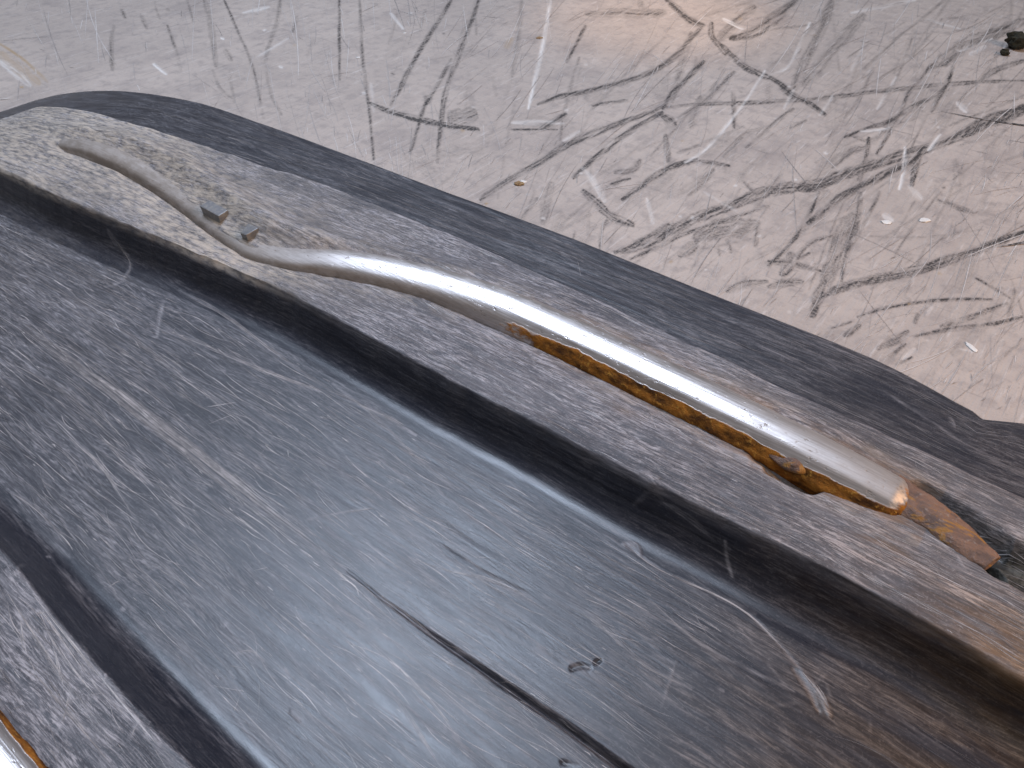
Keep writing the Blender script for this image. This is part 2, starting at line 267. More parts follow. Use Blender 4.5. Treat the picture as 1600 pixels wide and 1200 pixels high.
# ------------------------------------------------------------------ the pale board under the ski
# rows and columns follow the direction the camera faces so that the marks get even resolution
def build_board():
    az = np.array([fwS[0], fwS[1]]); az /= np.linalg.norm(az); rg = np.array([az[1], -az[0]])
    b = np.concatenate([np.linspace(-0.45, 0.15, 14)[:-1], 0.15 * np.exp(np.linspace(0, math.log(0.72 / 0.15), 600)), np.linspace(0.735, 1.15, 10)])
    s = np.concatenate([np.linspace(-1.45, -1.0, 10)[:-1], np.linspace(-1.0, 1.0, 900), np.linspace(1.0, 1.45, 10)[1:]])
    Bg, Sg = np.meshgrid(b, s, indexing='ij'); scale = (0.70 * (np.clip(b, 0.12, 2) * math.cos(PITCH) + 0.18 * math.sin(PITCH)))[:, None]
    Sg = np.where(np.abs(Sg) <= 1.0, Sg * scale, np.sign(Sg) * (scale + (np.abs(Sg) - 1.0) / 0.45 * (1.15 - scale)))
    ni, nj = Bg.shape
    Px = Bg * az[0] + Sg * rg[0]; Py = Bg * az[1] + Sg * rg[1]
    mark = np.zeros((ni, nj)); white = np.zeros((ni, nj)); brown = np.zeros((ni, nj))
    def to_ij(px):
        P = lift(px, TABLE_Z, False); bb = P[:, 0] * az[0] + P[:, 1] * az[1]; ss = P[:, 0] * rg[0] + P[:, 1] * rg[1]
        fi = np.interp(bb, b, np.arange(ni)); sc = np.interp(bb, b, [*scale[:, 0]]); fj = np.interp(ss / sc, s, np.arange(nj)); return fi, fj
    def stroke(A, P, w, val, fade=0.3, rag=0.35):
        q, wt, t = brush_pts(P, w, 0.7, True, rag); fi, fj = to_ij(q)
        br = 1 - fade * 1.6 * np.clip(fbm(t * len(P) * 9, t * 0 + w, int(P[0][1]) % 89, 3) - 0.38, 0, 1) * 2
        splat(A, fi, fj, val * wt)
    DK = [  # dark scuffs traced on the photograph
     ([(705,0),(690,25),(660,72),(630,128),(610,165)],6,.62), ([(748,0),(735,40),(715,90),(695,150),(688,205),(683,255)],6,.55), ([(706,92),(685,130),(662,170),(650,210),(640,240)],4.5,.6), ([(742,12),(744,55)],3,.4),
     ([(575,160),(600,172),(640,184),(690,195),(748,203)],7,.7), ([(530,0),(530,60),(531,125)],3,.55), ([(562,0),(565,70),(570,120),(578,180),(584,250)],3,.6), ([(620,20),(608,70)],3,.3),
     ([(840,163),(870,152),(920,142),(960,132),(1005,118),(1050,92),(1080,60),(1098,40)],6,.62), ([(845,203),(865,190),(885,178)],7,.6), ([(800,203),(870,203)],2.5,.55), ([(925,165),(980,157)],4,.5),
     ([(885,98),(900,70),(915,40)],4,.6), ([(905,90),(895,125),(885,160),(875,220)],4,.4), ([(750,312),(800,278),(850,250),(875,233),(920,212),(975,190),(1020,173),(1042,160)],8,.62), ([(895,278),(930,248),(965,218),(1010,190),(1035,175)],7,.6), ([(1035,170),(1050,145),(1075,120),(1100,95)],7,.62), ([(1060,185),(1090,165),(1120,140),(1148,112)],6,.5),
     ([(1042,168),(1090,163),(1150,162),(1240,157),(1300,152),(1380,142),(1460,134),(1530,128),(1600,126)],5,.62), ([(1035,180),(1055,196)],10,.6), ([(1040,0),(1060,15),(1078,32),(1100,40)],9,.62), ([(1112,35),(1112,55),(1125,72),(1135,85)],8,.75), ([(1128,70),(1145,88),(1165,105),(1185,115),(1215,130),(1240,150),(1262,160),(1290,180)],9,.72), ([(1140,60),(1180,50),(1215,25),(1245,0)],16,.55), ([(1120,65),(1150,35),(1180,10)],14,.35),
     ([(1200,48),(1270,38)],3,.5), ([(1300,0),(1285,40),(1260,90),(1240,140)],16,.34), ([(1350,22),(1320,55),(1290,90),(1255,135)],18,.3), ([(1600,32),(1560,50),(1520,65),(1480,90),(1455,105)],22,.45), ([(1455,100),(1440,120),(1420,145),(1405,180),(1370,240)],5,.5),
     ([(1490,105),(1480,130),(1465,155),(1455,175)],6,.6), ([(1600,95),(1560,108),(1530,125)],8,.45), ([(1465,150),(1430,165),(1390,190),(1350,203),(1320,215)],5,.6), ([(1430,185),(1395,195),(1360,220),(1330,212)],4,.4),
     ([(1600,165),(1570,182),(1530,198),(1490,215),(1455,230),(1400,245),(1360,258),(1310,275),(1280,288),(1225,295),(1190,302),(1150,318),(1100,337),(1050,360),(1000,385),(960,395)],14,.66), ([(1600,172),(1545,190),(1500,212)],18,.7), ([(1440,235),(1430,250),(1395,265),(1350,290),(1320,305),(1290,328),(1262,350)],10,.72), ([(1440,230),(1430,265),(1425,290)],7,.7),
     ([(1358,215),(1355,240),(1345,275),(1335,298)],7,.6), ([(1300,252),(1330,235),(1355,230)],10,.35), ([(1280,300),(1262,340),(1240,375),(1200,415)],5,.75), ([(1345,300),(1340,340),(1330,375),(1322,395)],7,.6), ([(1375,300),(1350,350),(1322,400),(1315,440)],4,.5),
     ([(1335,335),(1315,370),(1300,410),(1290,445)],24,.38), ([(1280,465),(1300,455),(1340,442),(1400,430),(1450,418),(1500,400),(1550,383),(1600,362)],12,.62), ([(1290,440),(1278,465),(1268,495)],14,.52), ([(1200,448),(1225,442),(1255,440)],9,.62), ([(1200,408),(1240,412),(1285,424)],7,.45), ([(1236,395),(1235,415),(1220,430)],14,.5), ([(1265,395),(1245,405),(1265,380),(1300,368)],4,.45),
     ([(1340,495),(1380,482),(1430,472),(1480,468),(1550,468)],4,.6), ([(1330,502),(1300,512)],3,.5), ([(1470,510),(1510,498),(1540,488),(1575,475)],7,.5), ([(1430,525),(1480,515),(1540,508),(1600,495)],5,.5), ([(1370,545),(1400,530),(1420,518)],12,.35), ([(1385,562),(1415,537)],4,.6), ([(1400,570),(1425,558)],3,.6), ([(1525,435),(1555,452),(1580,468)],3,.5), ([(1585,455),(1575,495)],3,.5), ([(1320,525),(1345,508)],8,.6), ([(1430,505),(1435,490)],5,.45), ([(1465,310),(1500,325),(1520,332)],6,.5),
     ([(910,298),(930,315),(955,338),(990,352)],10,.62), ([(972,312),(1000,292),(1030,272),(1060,258),(1092,250)],8,.62), ([(1095,252),(1140,260)],5,.6), ([(1115,265),(1095,285),(1075,305)],10,.35), ([(962,395),(990,380),(1012,370),(1045,350)],5,.6), ([(985,405),(1030,385),(1060,370),(1110,352),(1170,332),(1200,322)],4,.55), ([(1085,375),(1110,362),(1150,355),(1185,352)],24,.36), ([(1060,400),(1090,380)],12,.4), ([(1120,360),(1125,400)],4,.5), ([(1135,360),(1142,395)],6,.5), ([(1185,345),(1180,385)],6,.4),
     ([(952,340),(940,360),(938,390)],4,.5), ([(862,285),(855,315),(848,350)],10,.3), ([(840,310),(820,335),(815,345)],4,.3), ([(1160,282),(1185,310)],3,.5), ([(1135,455),(1160,445),(1200,440)],8,.5), ([(1040,210),(1045,255)],7,.4), ([(1095,150),(1080,200)],10,.3), ([(1145,145),(1148,200)],6,.45), ([(955,288),(985,280)],5,.55), ([(960,270),(990,265),(1000,250)],8,.4),
     ([(1165,230),(1190,210),(1215,188),(1240,170)],5,.4), ([(1160,215),(1130,245)],3,.45), ([(1235,200),(1260,188)],3,.45), ([(1300,262),(1335,235)],3,.5), ([(1490,280),(1530,245),(1575,200)],3,.35), ([(1180,0),(1140,12),(1100,25)],5,.35), ([(1425,60),(1408,105),(1385,155)],3,.35), ([(1365,105),(1345,150),(1320,185)],4,.25),
     ([(915,22),(960,20),(1000,22),(1040,20)],13,.42), ([(1000,0),(1005,20)],8,.3), ([(1080,50),(1060,110),(1050,160)],12,.3), ([(700,185),(730,182),(745,178)],24,.34), ([(665,150),(672,160)],10,.3),
     ([(350,0),(370,45),(390,90),(412,185)],2.6,.65), ([(320,0),(330,45),(338,105)],8,.3), ([(262,40),(275,80),(283,110)],3,.45), ([(178,40),(174,70),(176,110)],6,.38), ([(292,0),(302,35)],3,.4), ([(220,22),(230,45)],5,.35), ([(438,0),(430,45),(415,80)],6,.35), ([(465,25),(458,50)],4,.4), ([(358,112),(366,160)],4,.3), ([(352,78),(362,95)],6,.3), ([(425,55),(415,100),(425,150),(440,180)],4,.3), ([(240,0),(250,30)],3,.35), ([(190,15),(196,28)],4,.4), ([(332,110),(345,140),(365,155)],5,.22),
     ([(655,50),(665,15)],3,.3), ([(815,0),(810,60),(800,120)],6,.2), ([(770,120),(775,150)],4,.2), ([(480,90),(490,60)],3,.2)]
    for P, w, v in DK: stroke(mark, P, w * (1.05 if P[0][1] < 130 else 1.25), min(1.4, v * 1.9))
    WH = [([(860,0),(850,60),(838,115),(825,170)],5,.75), ([(1195,110),(1170,150),(1140,190),(1100,235),(1070,255)],3,.8), ([(1265,35),(1245,80),(1230,105),(1200,120)],3.5,.8), ([(800,192),(880,192)],7,.5), ([(910,262),(930,290),(945,315)],10,.35), ([(1415,230),(1412,265),(1405,295)],5,.9), ([(1515,85),(1540,72)],6,.5),
     ([(1500,80),(1550,60)],3,.5), ([(240,100),(260,116)],4,.8), ([(380,20),(420,10)],5,.6), ([(610,20),(630,45)],3,.7), ([(880,220),(905,205)],6,.6), ([(1345,205),(1370,203),(1390,200)],3,.8), ([(1010,310),(1020,350)],5,.45), ([(1100,300),(1150,330)],3,.4), ([(1420,290),(1440,310)],8,.4), ([(1130,30),(1160,45)],5,.7), ([(1430,0),(1330,20)],4,.55), ([(1450,30),(1500,45)],4,.5), ([(580,130),(584,175)],3,.5), ([(1300,150),(1280,180)],3,.5), ([(1400,120),(1370,170)],3,.45), ([(1355,60),(1330,110)],3,.4), ([(1240,140),(1225,170)],3,.5), ([(1470,210),(1450,235)],6,.7), ([(1495,160),(1510,175)],8,.6), ([(1380,335),(1395,345)],8,.5), ([(1500,545),(1520,548)],4,.6), ([(1410,560),(1430,545)],7,.4), ([(400,90),(450,60)],3,.4)]
    for P, w, v in WH: stroke(white, P, w, v, 0.4)
    # small random nicks and hair scratches
    for _ in range(95):     # straight dark scuffs, thickest on the side away from the tip
        x = 1600 - 900 * rng.random() ** 1.4; y = rng.uniform(0, 600); a = rng.normal(-0.62, 0.28) if rng.random() < .65 else rng.normal(-1.25, 0.2); L = rng.uniform(60, 260); dx, dy = math.cos(a) * L / 2, math.sin(a) * L / 2; bx_, by_ = rng.normal(0, 3), rng.normal(0, 3)
        stroke(mark, [(x - dx, y - dy), (x + bx_, y + by_), (x + dx, y + dy)], rng.uniform(1.5, 5), rng.uniform(.15, .6), .5)
    for _ in range(90):      # broad faint smears
        x, y = rng.uniform(600, 1600), rng.uniform(40, 600); a = rng.normal(-0.9, 0.5); L = rng.uniform(20, 90); dx, dy = math.cos(a) * L / 2, math.sin(a) * L / 2
        stroke(mark, [(x - dx, y - dy), (x + dx, y + dy)], rng.uniform(8, 26), rng.uniform(.10, .30), .6)
    for _ in range(150):
        x, y = rng.uniform(0, 1600), rng.uniform(0, 620); r = rng.uniform(1.5, 4)
        stroke([mark, white, brown][rng.integers(0, 3)], [(x, y), (x + r, y + rng.uniform(-2, 2))], r, rng.uniform(.3, .8), .2)
    stroke(brown, [(0,82),(30,105),(62,132)], 20, .35); stroke(white, [(0,95),(30,118),(48,134)], 11, .5); stroke(brown, [(0,68),(35,92),(75,128)], 4, .75)
    stroke(brown, [(800,60),(790,75)], 8, .4)
    # relief: scuffs sit proud a hair, white nicks cut in, the board is a little wavy
    Pz = TABLE_Z + 0.0007 * (fbm(Px * 18, Py * 18, 5, 4) - 0.5) - 0.00035 * white + 0.00012 * mark
    V = np.stack([Px, Py, Pz], -1).reshape(-1, 3); V[:, 2] -= TABLE_Z
    Fq = grid_faces(ni, nj)[:, ::-1]
    o = mesh_from('tabletop', V, Fq, M_BD, None, dict(mark=mark, white=white, brown=brown)); o.location.z = TABLE_Z
    def zat(x, y): return 0.0007 * (fbm(x * 18, y * 18, 5, 4) - 0.5)
    n = 1900; x = np.where(rng.random(n) < .62, 1600 - 1150 * rng.random(n) ** 1.25, rng.uniform(0, 1600, n)); y = rng.uniform(-10, 640, n)
    a = np.where(x < 700, rng.normal(1.42, .20, n), np.where(rng.random(n) < .5, rng.normal(-1.15, .25, n), rng.normal(-.6, .3, n))); a = np.where(rng.random(n) < .12, rng.uniform(0, 3.1, n), a)
    L = 10 + 130 * rng.random(n) ** 3; m = 9; t = np.linspace(-.5, .5, m)[None, :]; bend = rng.normal(0, .035, n)[:, None] * L[:, None]
    px = x[:, None] + np.cos(a)[:, None] * L[:, None] * t - np.sin(a)[:, None] * bend * (4 * t * t); py = y[:, None] + np.sin(a)[:, None] * L[:, None] * t + np.cos(a)[:, None] * bend * (4 * t * t)
    Q = lift(np.stack([px.ravel(), py.ravel()], 1), TABLE_Z, False).reshape(n, m, 3); Q[..., 2] = zat(Q[..., 0], Q[..., 1]) + 0.0002
    up3 = np.zeros_like(Q); up3[..., 2] = 1; wd = (0.00010 + 0.00032 * rng.random(n) ** 2.5) * np.linalg.norm(Q[:, m // 2, :2], axis=1) / 0.42
    k = rng.random(n); val = np.where(k < .40, rng.uniform(.10, .6, n), -rng.uniform(.05, .6, n))      # above zero dark, below zero bare white
    ribbons('hair_scratches', Q, up3, wd, val, M_HAIR, o)
    # the same wear carries on over the rest of the board
    n = 520; c0 = rng.uniform(-0.95, 0.95, (n, 2)); c0[:, 1] = rng.uniform(0.15, 1.0, n); bb = c0 @ az; ss = c0 @ rg
    out = (np.abs(ss) > 0.66 * (bb * math.cos(PITCH) + 0.18 * math.sin(PITCH))) | (bb > 0.70); c0 = c0[out]; n = len(c0); a = rng.normal(0.9, .5, n); L = 0.02 + 0.12 * rng.random(n) ** 2; bend = rng.normal(0, .05, n)
    Q = np.zeros((n, m, 3)); Q[..., 0] = c0[:, :1] + (np.cos(a) * L)[:, None] * t - (np.sin(a) * L * bend)[:, None] * 4 * t * t; Q[..., 1] = c0[:, 1:] + (np.sin(a) * L)[:, None] * t + (np.cos(a) * L * bend)[:, None] * 4 * t * t; Q[..., 2] = zat(Q[..., 0], Q[..., 1]) + 0.0004
    up3 = np.zeros_like(Q); up3[..., 2] = 1; ribbons('hair_scratches', Q, up3, 0.0004 + 0.003 * rng.random(n) ** 2.5, np.where(rng.random(n) < .75, rng.uniform(.3, .95, n), -rng.uniform(.2, .6, n)), M_HAIR, o)
    o['kind'] = 'structure'; o['label'] = 'pale painted board covered in dark scuffs and scratches'
    return o
build_board()

# ------------------------------------------------------------------ ski surface grid
xs = [0.075]
while xs[-1] > -0.476: xs.append(xs[-1] - 0.0021 * math.hypot(xs[-1], 0.14))
xs = np.concatenate([np.array(xs[::-1]), np.linspace(0.085, 0.26, 18)])
NI = len(xs)
def edge(px, z, left, right, lin=False):
    P = lift(px, z); o = np.argsort(P[:, 0]); P = P[o]; keep = np.r_[True, np.diff(P[:, 0]) > 0.002]; P = P[keep]
    lx, ly = np.array(left).T; t = np.r_[lx, P[:, 0], P[-1, 0] + 0.15, P[-1, 0] + 0.4]; y = np.r_[ly, P[:, 1], right, right]
    return np.interp(xs, t, y) if lin else spline(t, y, np.clip(xs, t[0], t[-1]))
nz = lambda f, a, s: a * (fbm(xs * f, xs * 0 + s, s, 3) - 0.5)
yFO = edge([(320,160),(400,187),(480,215),(580,252),(700,297),(800,333),(900,370),(1000,410),(1100,450),(1200,489),(1262,513),(1310,532),(1367,556),(1405,574),(1450,598),(1495,623),(1522,637),(1538,650),(1600,656)], 0.002, [(-.52,.160),(-.46,.1655),(-.40,.1685),(-.35,.170),(-.315,.1705)], 0.20, True)
yKF = edge([(200,190),(270,210),(350,235),(420,260),(500,285),(600,325),(700,365),(780,398),(850,430),(930,467),(1000,500),(1060,530),(1100,545),(1200,595),(1300,640),(1400,685),(1500,732),(1600,777)], KTOP, [(-.52,.106),(-.40,.106),(-.336,.1065),(-.332,.1150),(-.327,.1215),(-.3136,.1268),(-.295,.1296)], 0.138) + nz(160, 0.0007, 3)
yKN = edge([(0,262),(60,290),(130,320),(250,368),(330,402),(400,432),(450,455),(520,492),(600,535),(700,590),(800,640),(900,690),(1000,740),(1100,790),(1200,838),(1300,890),(1400,943),(1450,970),(1530,1013),(1600,1055)], KTOP, [(-.52,.079),(-.42,.0815),(-.34,.0838)], 0.098) + nz(190, 0.0006, 4)
yKB = edge([(0,300),(200,385),(300,432),(400,485),(500,540),(600,600),(700,658),(800,715),(900,775),(1000,830),(1100,882),(1200,937),(1300,990),(1400,1045),(1600,1165)], 0.0, [(-.52,.074),(-.42,.0765),(-.35,.079)], 0.093)
yKB = np.minimum(yKB + 0.0003, yKN - 0.0030)
yGR = edge([(0,480),(150,588),(250,667),(350,745),(450,820),(550,895),(650,973),(750,1043),(850,1110),(985,1205)], 0.0, [(-.52,.052),(-.40,.0525),(-.30,.0528)], 0.051) + nz(70, 0.0009, 12)
yK2 = edge([(0,860),(75,950),(156,1040),(225,1117),(303,1202)], KTOP, [(-.52,.0135),(-.35,.0128),(-.2,.0125)], 0.0105) + nz(200, 0.0003, 6)
o1 = np.ones(NI); kh = 0.06 + 0.94 * sstep(-0.345, -0.322, xs); tap = np.minimum(xs + 0.24, 0) * 0.06
CP = [  # control points across the ski, far side to near side: y, z, corner radius, samples in corner, samples in the following straight
 (yFO - 0.004, -0.0035*o1, 0.0, 1, 6), (yFO, -0.003*o1, 0.0010, 5, 3), (yFO - 0.0006, 0.002*o1, 0.0014, 7, 70), (yKF + 0.0028, 0.0010*o1, 0.0042, 16, 6), (yKF + 0.0006, (KTOP - 0.0002 + nz(120, 0.0006, 8)) * kh, 0.0014, 9, 180),
 (yKN, (KTOP - 0.0003 + nz(150, 0.0004, 9)) * kh, 0.0010, 9, 26), (yKB, 0.0002*o1, 0.0042, 28, 104), (yGR, -0.0003*o1, 0.0026, 30, 98), (yK2 + 0.0062, 0.0*o1, 0.0028, 14, 20), (yK2, KTOP*o1, 0.0012, 9, 85),
 (yK2 - 0.046, KTOP*o1, 0.0016, 6, 6), (yK2 - 0.050, 0.0*o1, 0.005, 6, 10), (yK2 - 0.078, 0.002*o1, 0.0014, 5, 3), (yK2 - 0.078, -0.003*o1, 0.001, 3, 3), (yK2 - 0.074, -0.0035*o1, 0.0, 1, 12)]
def profile():
    n = len(CP); P = np.stack([np.stack([c[0], c[1]], -1) for c in CP]); out = []; idx = []
    for k in range(n):
        p = P[k]; q = P[(k + 1) % n]; o = P[k - 1]; r = CP[k][2]; m = CP[k][3]; rn = CP[(k + 1) % n][2]
        a = o - p; a /= np.linalg.norm(a, axis=-1, keepdims=True) + 1e-9; b = q - p; L = np.linalg.norm(b, axis=-1, keepdims=True); b /= L + 1e-9
        idx.append(len(out))
        if r == 0: out.append(p)
        else:
            s, e = p + a * r, p + b * r
            for t in np.linspace(0, 1, m): out.append((1-t)**2 * s + 2*t*(1-t) * p + t*t * e)
        s2 = p + b * r; e2 = q - b * rn
        for t in np.linspace(0, 1, CP[k][4] + 2)[1:-1]: out.append(s2 * (1-t) + e2 * t)
    return np.stack(out, 1), idx        # NI x NJ x 2
PR, IDX = profile(); NJ = PR.shape[1]
Xg = np.repeat(xs[:, None], NJ, 1); Yg = PR[..., 0].copy(); Zp = PR[..., 1].copy()
Zp[:, IDX[0] * 0:0] += 0
CX, CY = Xg, Yg
# masks
jj = np.arange(NJ)[None, :]
top_j = (jj >= IDX[0]) & (jj <= IDX[13])
kt = sstep(KTOP - 0.0035, KTOP - 0.0012, Zp / np.clip(kh, 0.3, 1)[:, None]) * top_j * sstep(-0.40, -0.33, Xg)
zone = np.clip(np.minimum(jj - IDX[4] - 1, IDX[5] + 5 - jj) / 3.0, 0, 1) + 0.55 * np.clip(np.minimum(jj - IDX[9] - 1, IDX[10] + 4 - jj) / 3.0, 0, 1) + 0 * Zp
zone += 0.16 * ((jj > IDX[2]) & (jj < IDX[3])) + (0.10 + 0.24 * sstep(-0.05, -0.20, Xg)) * ((jj > IDX[6] + 30) & (jj < IDX[8]))
zone *= 0.85 + 0.3 * (fbm(Xg * 30, Yg * 60, 21, 3))
scuff = np.zeros((NI, NJ)); dust = np.zeros((NI, NJ)); rust = np.zeros((NI, NJ)); moss_dark = np.zeros((NI, NJ)); hgt = np.zeros((NI, NJ))
def to_ij(P):
    fi = np.interp(P[:, 0], xs, np.arange(NI)); ii = np.clip(np.round(fi).astype(int), 0, NI - 1); fj = np.empty(len(P))
    j0, j1 = IDX[1], IDX[13]
    for i in np.unique(ii):
        m = ii == i; yy = np.maximum.accumulate(Yg[i, j0:j1][::-1] + np.arange(j1 - j0) * 1e-9); fj[m] = j1 - 1 - np.interp(P[m, 1], yy, np.arange(j1 - j0))
    return fi, fj
def ski_stroke(A, P, w, val, z, dz=0.0, fade=0.35):
    q, wt, t = brush_pts(P, w, 0.8, True, 0.4); L = lift(q, z); fi, fj = to_ij(L)
    br = 1 - fade * 2 * np.clip(fbm(t * 24, t * 0 + w * 3, int(P[0][0]) % 83, 3) - 0.4, 0, 1) * 2
    splat(A, fi, fj, val * wt * 0.9)
    if dz:
        H = np.zeros_like(hgt); splat(H, fi, fj, wt); hgt[...] += 0.4 * dz * np.clip(H, 0, 1)
# --- bar positions (shared with the bar builder): x, y, centre height over the channel, radius
BAR = np.array([(-0.3, 0.1081, 0.005, 0.00234), (-0.282, 0.1091, 0.0075, 0.00306), (-0.262, 0.1118, 0.0088, 0.00378), (-0.24, 0.1136, 0.0078, 0.00396), (-0.22, 0.1128, 0.0068, 0.00396), (-0.2, 0.1104, 0.006, 0.00405), (-0.185, 0.1081, 0.0056, 0.00414), (-0.17, 0.10668, 0.00611, 0.00442), (-0.156, 0.10881, 0.00758, 0.00483), (-0.145, 0.11268, 0.00895, 0.00524), (-0.13, 0.1172, 0.00957, 0.0056), (-0.115, 0.1205, 0.00987, 0.0057), (-0.1, 0.1222, 0.01027, 0.0058), (-0.07, 0.1225, 0.0104, 0.0058), (-0.035, 0.1217, 0.0102, 0.0057), (-0.012, 0.1208, 0.0098, 0.0055), (0.0015, 0.1203, 0.0092, 0.005)])
by = np.interp(xs, BAR[:, 0], BAR[:, 1])
on = ((xs > -0.300) & (xs < 0.004))[:, None]
db = np.where(on, np.abs(Yg - by[:, None]), 1.0) * 1.0
nb = fbm(Xg * 60, Yg * 160, 31, 4); nb2 = fbm(Xg * 140, Yg * 420, 32, 4); nlow = fbm(Xg * 22, Yg * 45, 33, 3)
# keel top: crown, dishing, worn ripples along the length
hgt += kt * (0.0011 * (nlow - 0.5) + 0.00045 * (fbm(Xg * 45, Yg * 700, 35, 3) - 0.5) + 0.0002 * (fbm(Xg * 120, Yg * 1500, 36, 2) - 0.5))
hgt += kt * -0.0022 * np.exp(-((Xg + 0.20) / 0.06) ** 2) * np.exp(-((Yg - by[:, None] + 0.004) / 0.010) ** 2)      # hollow round the lugs
hgt += kt * 0.0017 * sstep(-0.30, -0.27, Xg) * sstep(0.004, -0.02, Xg) * np.exp(-((Yg - by[:, None] - 0.0072) / 0.0042) ** 2)
hgt += kt * 0.0020 * sstep(-0.30, -0.24, Xg) * sstep(-0.135, -0.165, Xg) * np.exp(-((Yg - by[:, None] - 0.0068) / 0.0048) ** 2)
hgt -= kt * 0.0015 * (Yg < by[:, None]) * np.exp(-((db - 0.0062) / 0.0040) ** 2) * sstep(-0.13, -0.09, Xg) * sstep(0.002, -0.022, Xg)
hgt -= kt * 0.0030 * (Yg < by[:, None]) * np.exp(-((db - 0.0040) / 0.0014) ** 2) * sstep(-0.285, -0.26, Xg) * sstep(-0.13, -0.16, Xg)
hgt += kt * 0.0009 * sstep(0.003, -0.012, Xg) * np.exp(-((db - 0.0068) / 0.0016) ** 2) * (nb - 0.25)                                             # burr pushed up along the bar
# channel: gentle waviness
ch = sstep(IDX[6] + 4, IDX[6] + 34, jj) * sstep(IDX[8] + 24, IDX[8] - 6, jj)
hgt += ch * (0.0003 * (fbm(Xg * 16, Yg * 40, 41, 3) - 0.5) + 0.00006 * (fbm(Xg * 60, Yg * 700, 42, 3) - 0.5))
fl = ((jj > IDX[2] + 4) & (jj < IDX[3] + 6)) * 1.0
hgt += fl * (0.0005 * (fbm(Xg * 20, Yg * 60, 43, 3) - 0.5) + 0.00014 * (fbm(Xg * 50, Yg * 800, 44, 3) - 0.5))
wallm = ((jj > IDX[5] + 6) & (jj < IDX[6] + 12)) * 1.0
hgt += wallm * 0.00022 * (fbm(Xg * 50, Zp * 900, 45, 3) - 0.5)
# seam running down the channel: a light ridge that turns into an open slot
dg = Yg - yGR[:, None]; gw = 0.00016 + 0.00034 * sstep(-0.11, -0.02, Xg)
deep = sstep(-0.072, -0.026, Xg); sh = np.exp(-(dg / gw) ** 2)
hgt -= ch * sh * (0.0014 * deep + 0.00012 * sstep(-0.095, -0.070, Xg)); hgt += ch * 0.00012 * np.exp(-((dg + 0.0030) / 0.0020) ** 2) * deep
# recess behind the end of the bar
tailA = lift([(1440, 785)], KTOP)[0]; tailB = lift([(1548, 872)], KTOP - 0.002)[0]; tailC = lift([(1640, 905)], KTOP)[0]
dA, tA = seg_dist(Xg, Yg, tailA[0], tailA[1] + .001, tailB[0], tailB[1] + .0015); dC, tC = seg_dist(Xg, Yg, tailB[0] + .003, tailB[1], tailC[0] + 0.03, tailC[1])
slot = np.maximum(1 - sstep(0.0028, 0.0050, dA + 0.0010 * (nb2 - .5)), 1 - sstep(0.0028, 0.0062, dC + 0.0022 * (nb2 - .5))) * kt
hgt -= slot * (0.0018 + 0.0018 * tA + 0.0016 * nb2)
pit = lift([(1545, 888)], KTOP - 0.003)[0]; dp = np.hypot((Xg - pit[0]) / 1.3, Yg - pit[1]); hgt -= kt * 0.004 * (1 - sstep(0.0012, 0.0030, dp)); moss_dark += kt * (1 - sstep(0.0015, 0.003, dp)) * .5  # pit is sunk, and its shade is painted in as well
moss_dark += np.maximum(0, 1 - sstep(0.0022, 0.0062, dC + 0.002 * (nb - .5))) * kt * 0.95 + 0.5 * slot  # moss at the hole, weaker dark tint along the slot
# gouge with torn rusty pocket beside the bar
g1, g2 = lift([(1195, 712), (1262, 748)], KTOP); dG, tG = seg_dist(Xg, Yg, g1[0], g1[1], g2[0], g2[1] + .0005)
gm = (1 - sstep(0.0012, 0.0036, dG + 0.0012 * (nb2 - .5))) * kt
hgt -= gm * 0.0024 * (0.4 + tG); rust += gm * 1.0
f1, f2 = lift([(1130, 690), (1193, 722)], KTOP); dF, tF = seg_dist(Xg, Yg, f1[0], f1[1], f2[0], f2[1]); hgt += kt * 0.0013 * np.exp(-(dF / 0.0010) ** 2) * tF; scuff += kt * 0.6 * np.exp(-(dF / 0.0011) ** 2); rust += kt * 0.35 * np.exp(-(dF / 0.0012) ** 2)
# dust: sandy, thick round the bar's front half, thin elsewhere
lf = sstep(-0.105, -0.20, Xg); dust += kt * 0.75 * sstep(-0.19, -0.29, Xg) * (0.55 + 0.7 * nb)
dust += kt * (lf * (0.25 + 0.95 * np.exp(-(db / 0.014) ** 2)) * (0.35 + 0.9 * nb) + 0.25 * np.exp(-((db - .007) / 0.003) ** 2) * (nb2 > .5))
dust += kt * 1.1 * np.exp(-((Xg + 0.185) / 0.035) ** 2) * np.exp(-((Yg - by[:, None] + 0.010) / 0.006) ** 2)
dust += ch * 0.22 * sstep(-0.15, -0.30, Xg) * nb
rust += kt * (0.16 * sstep(-0.02, 0.05, Xg) * sstep(0.118, 0.100, Yg) * (nb > .42) * nb * 1.6 + 0.7 * np.exp(-(db / 0.0070) ** 4) * sstep(-0.12, -0.06, Xg))
rust += wallm * 0.12 * sstep(-0.03, 0.05, Xg)
brown = top_j * (0.8 * sstep(-0.035, 0.045, Xg) * sstep(0.128, 0.100, Yg) * sstep(0.03, 0.075, Yg) + 0.34 * sstep(-0.07, 0.02, Xg)) * (0.55 + 0.9 * nlow)
for (px, py, r, v) in [(1395, 850, 9, .45), (1350, 838, 7, .25), (980, 640, 10, .3), (1540, 1000, 30, .22), (1590, 1020, 26, .3)]:
    c = lift([(px, py)], KTOP)[0]; rr = r * 0.00017; rust += kt * v * np.exp(-(((Xg - c[0]) / (2.2 * rr)) ** 2 + ((Yg - c[1]) / rr) ** 2)) * (0.4 + nb2)
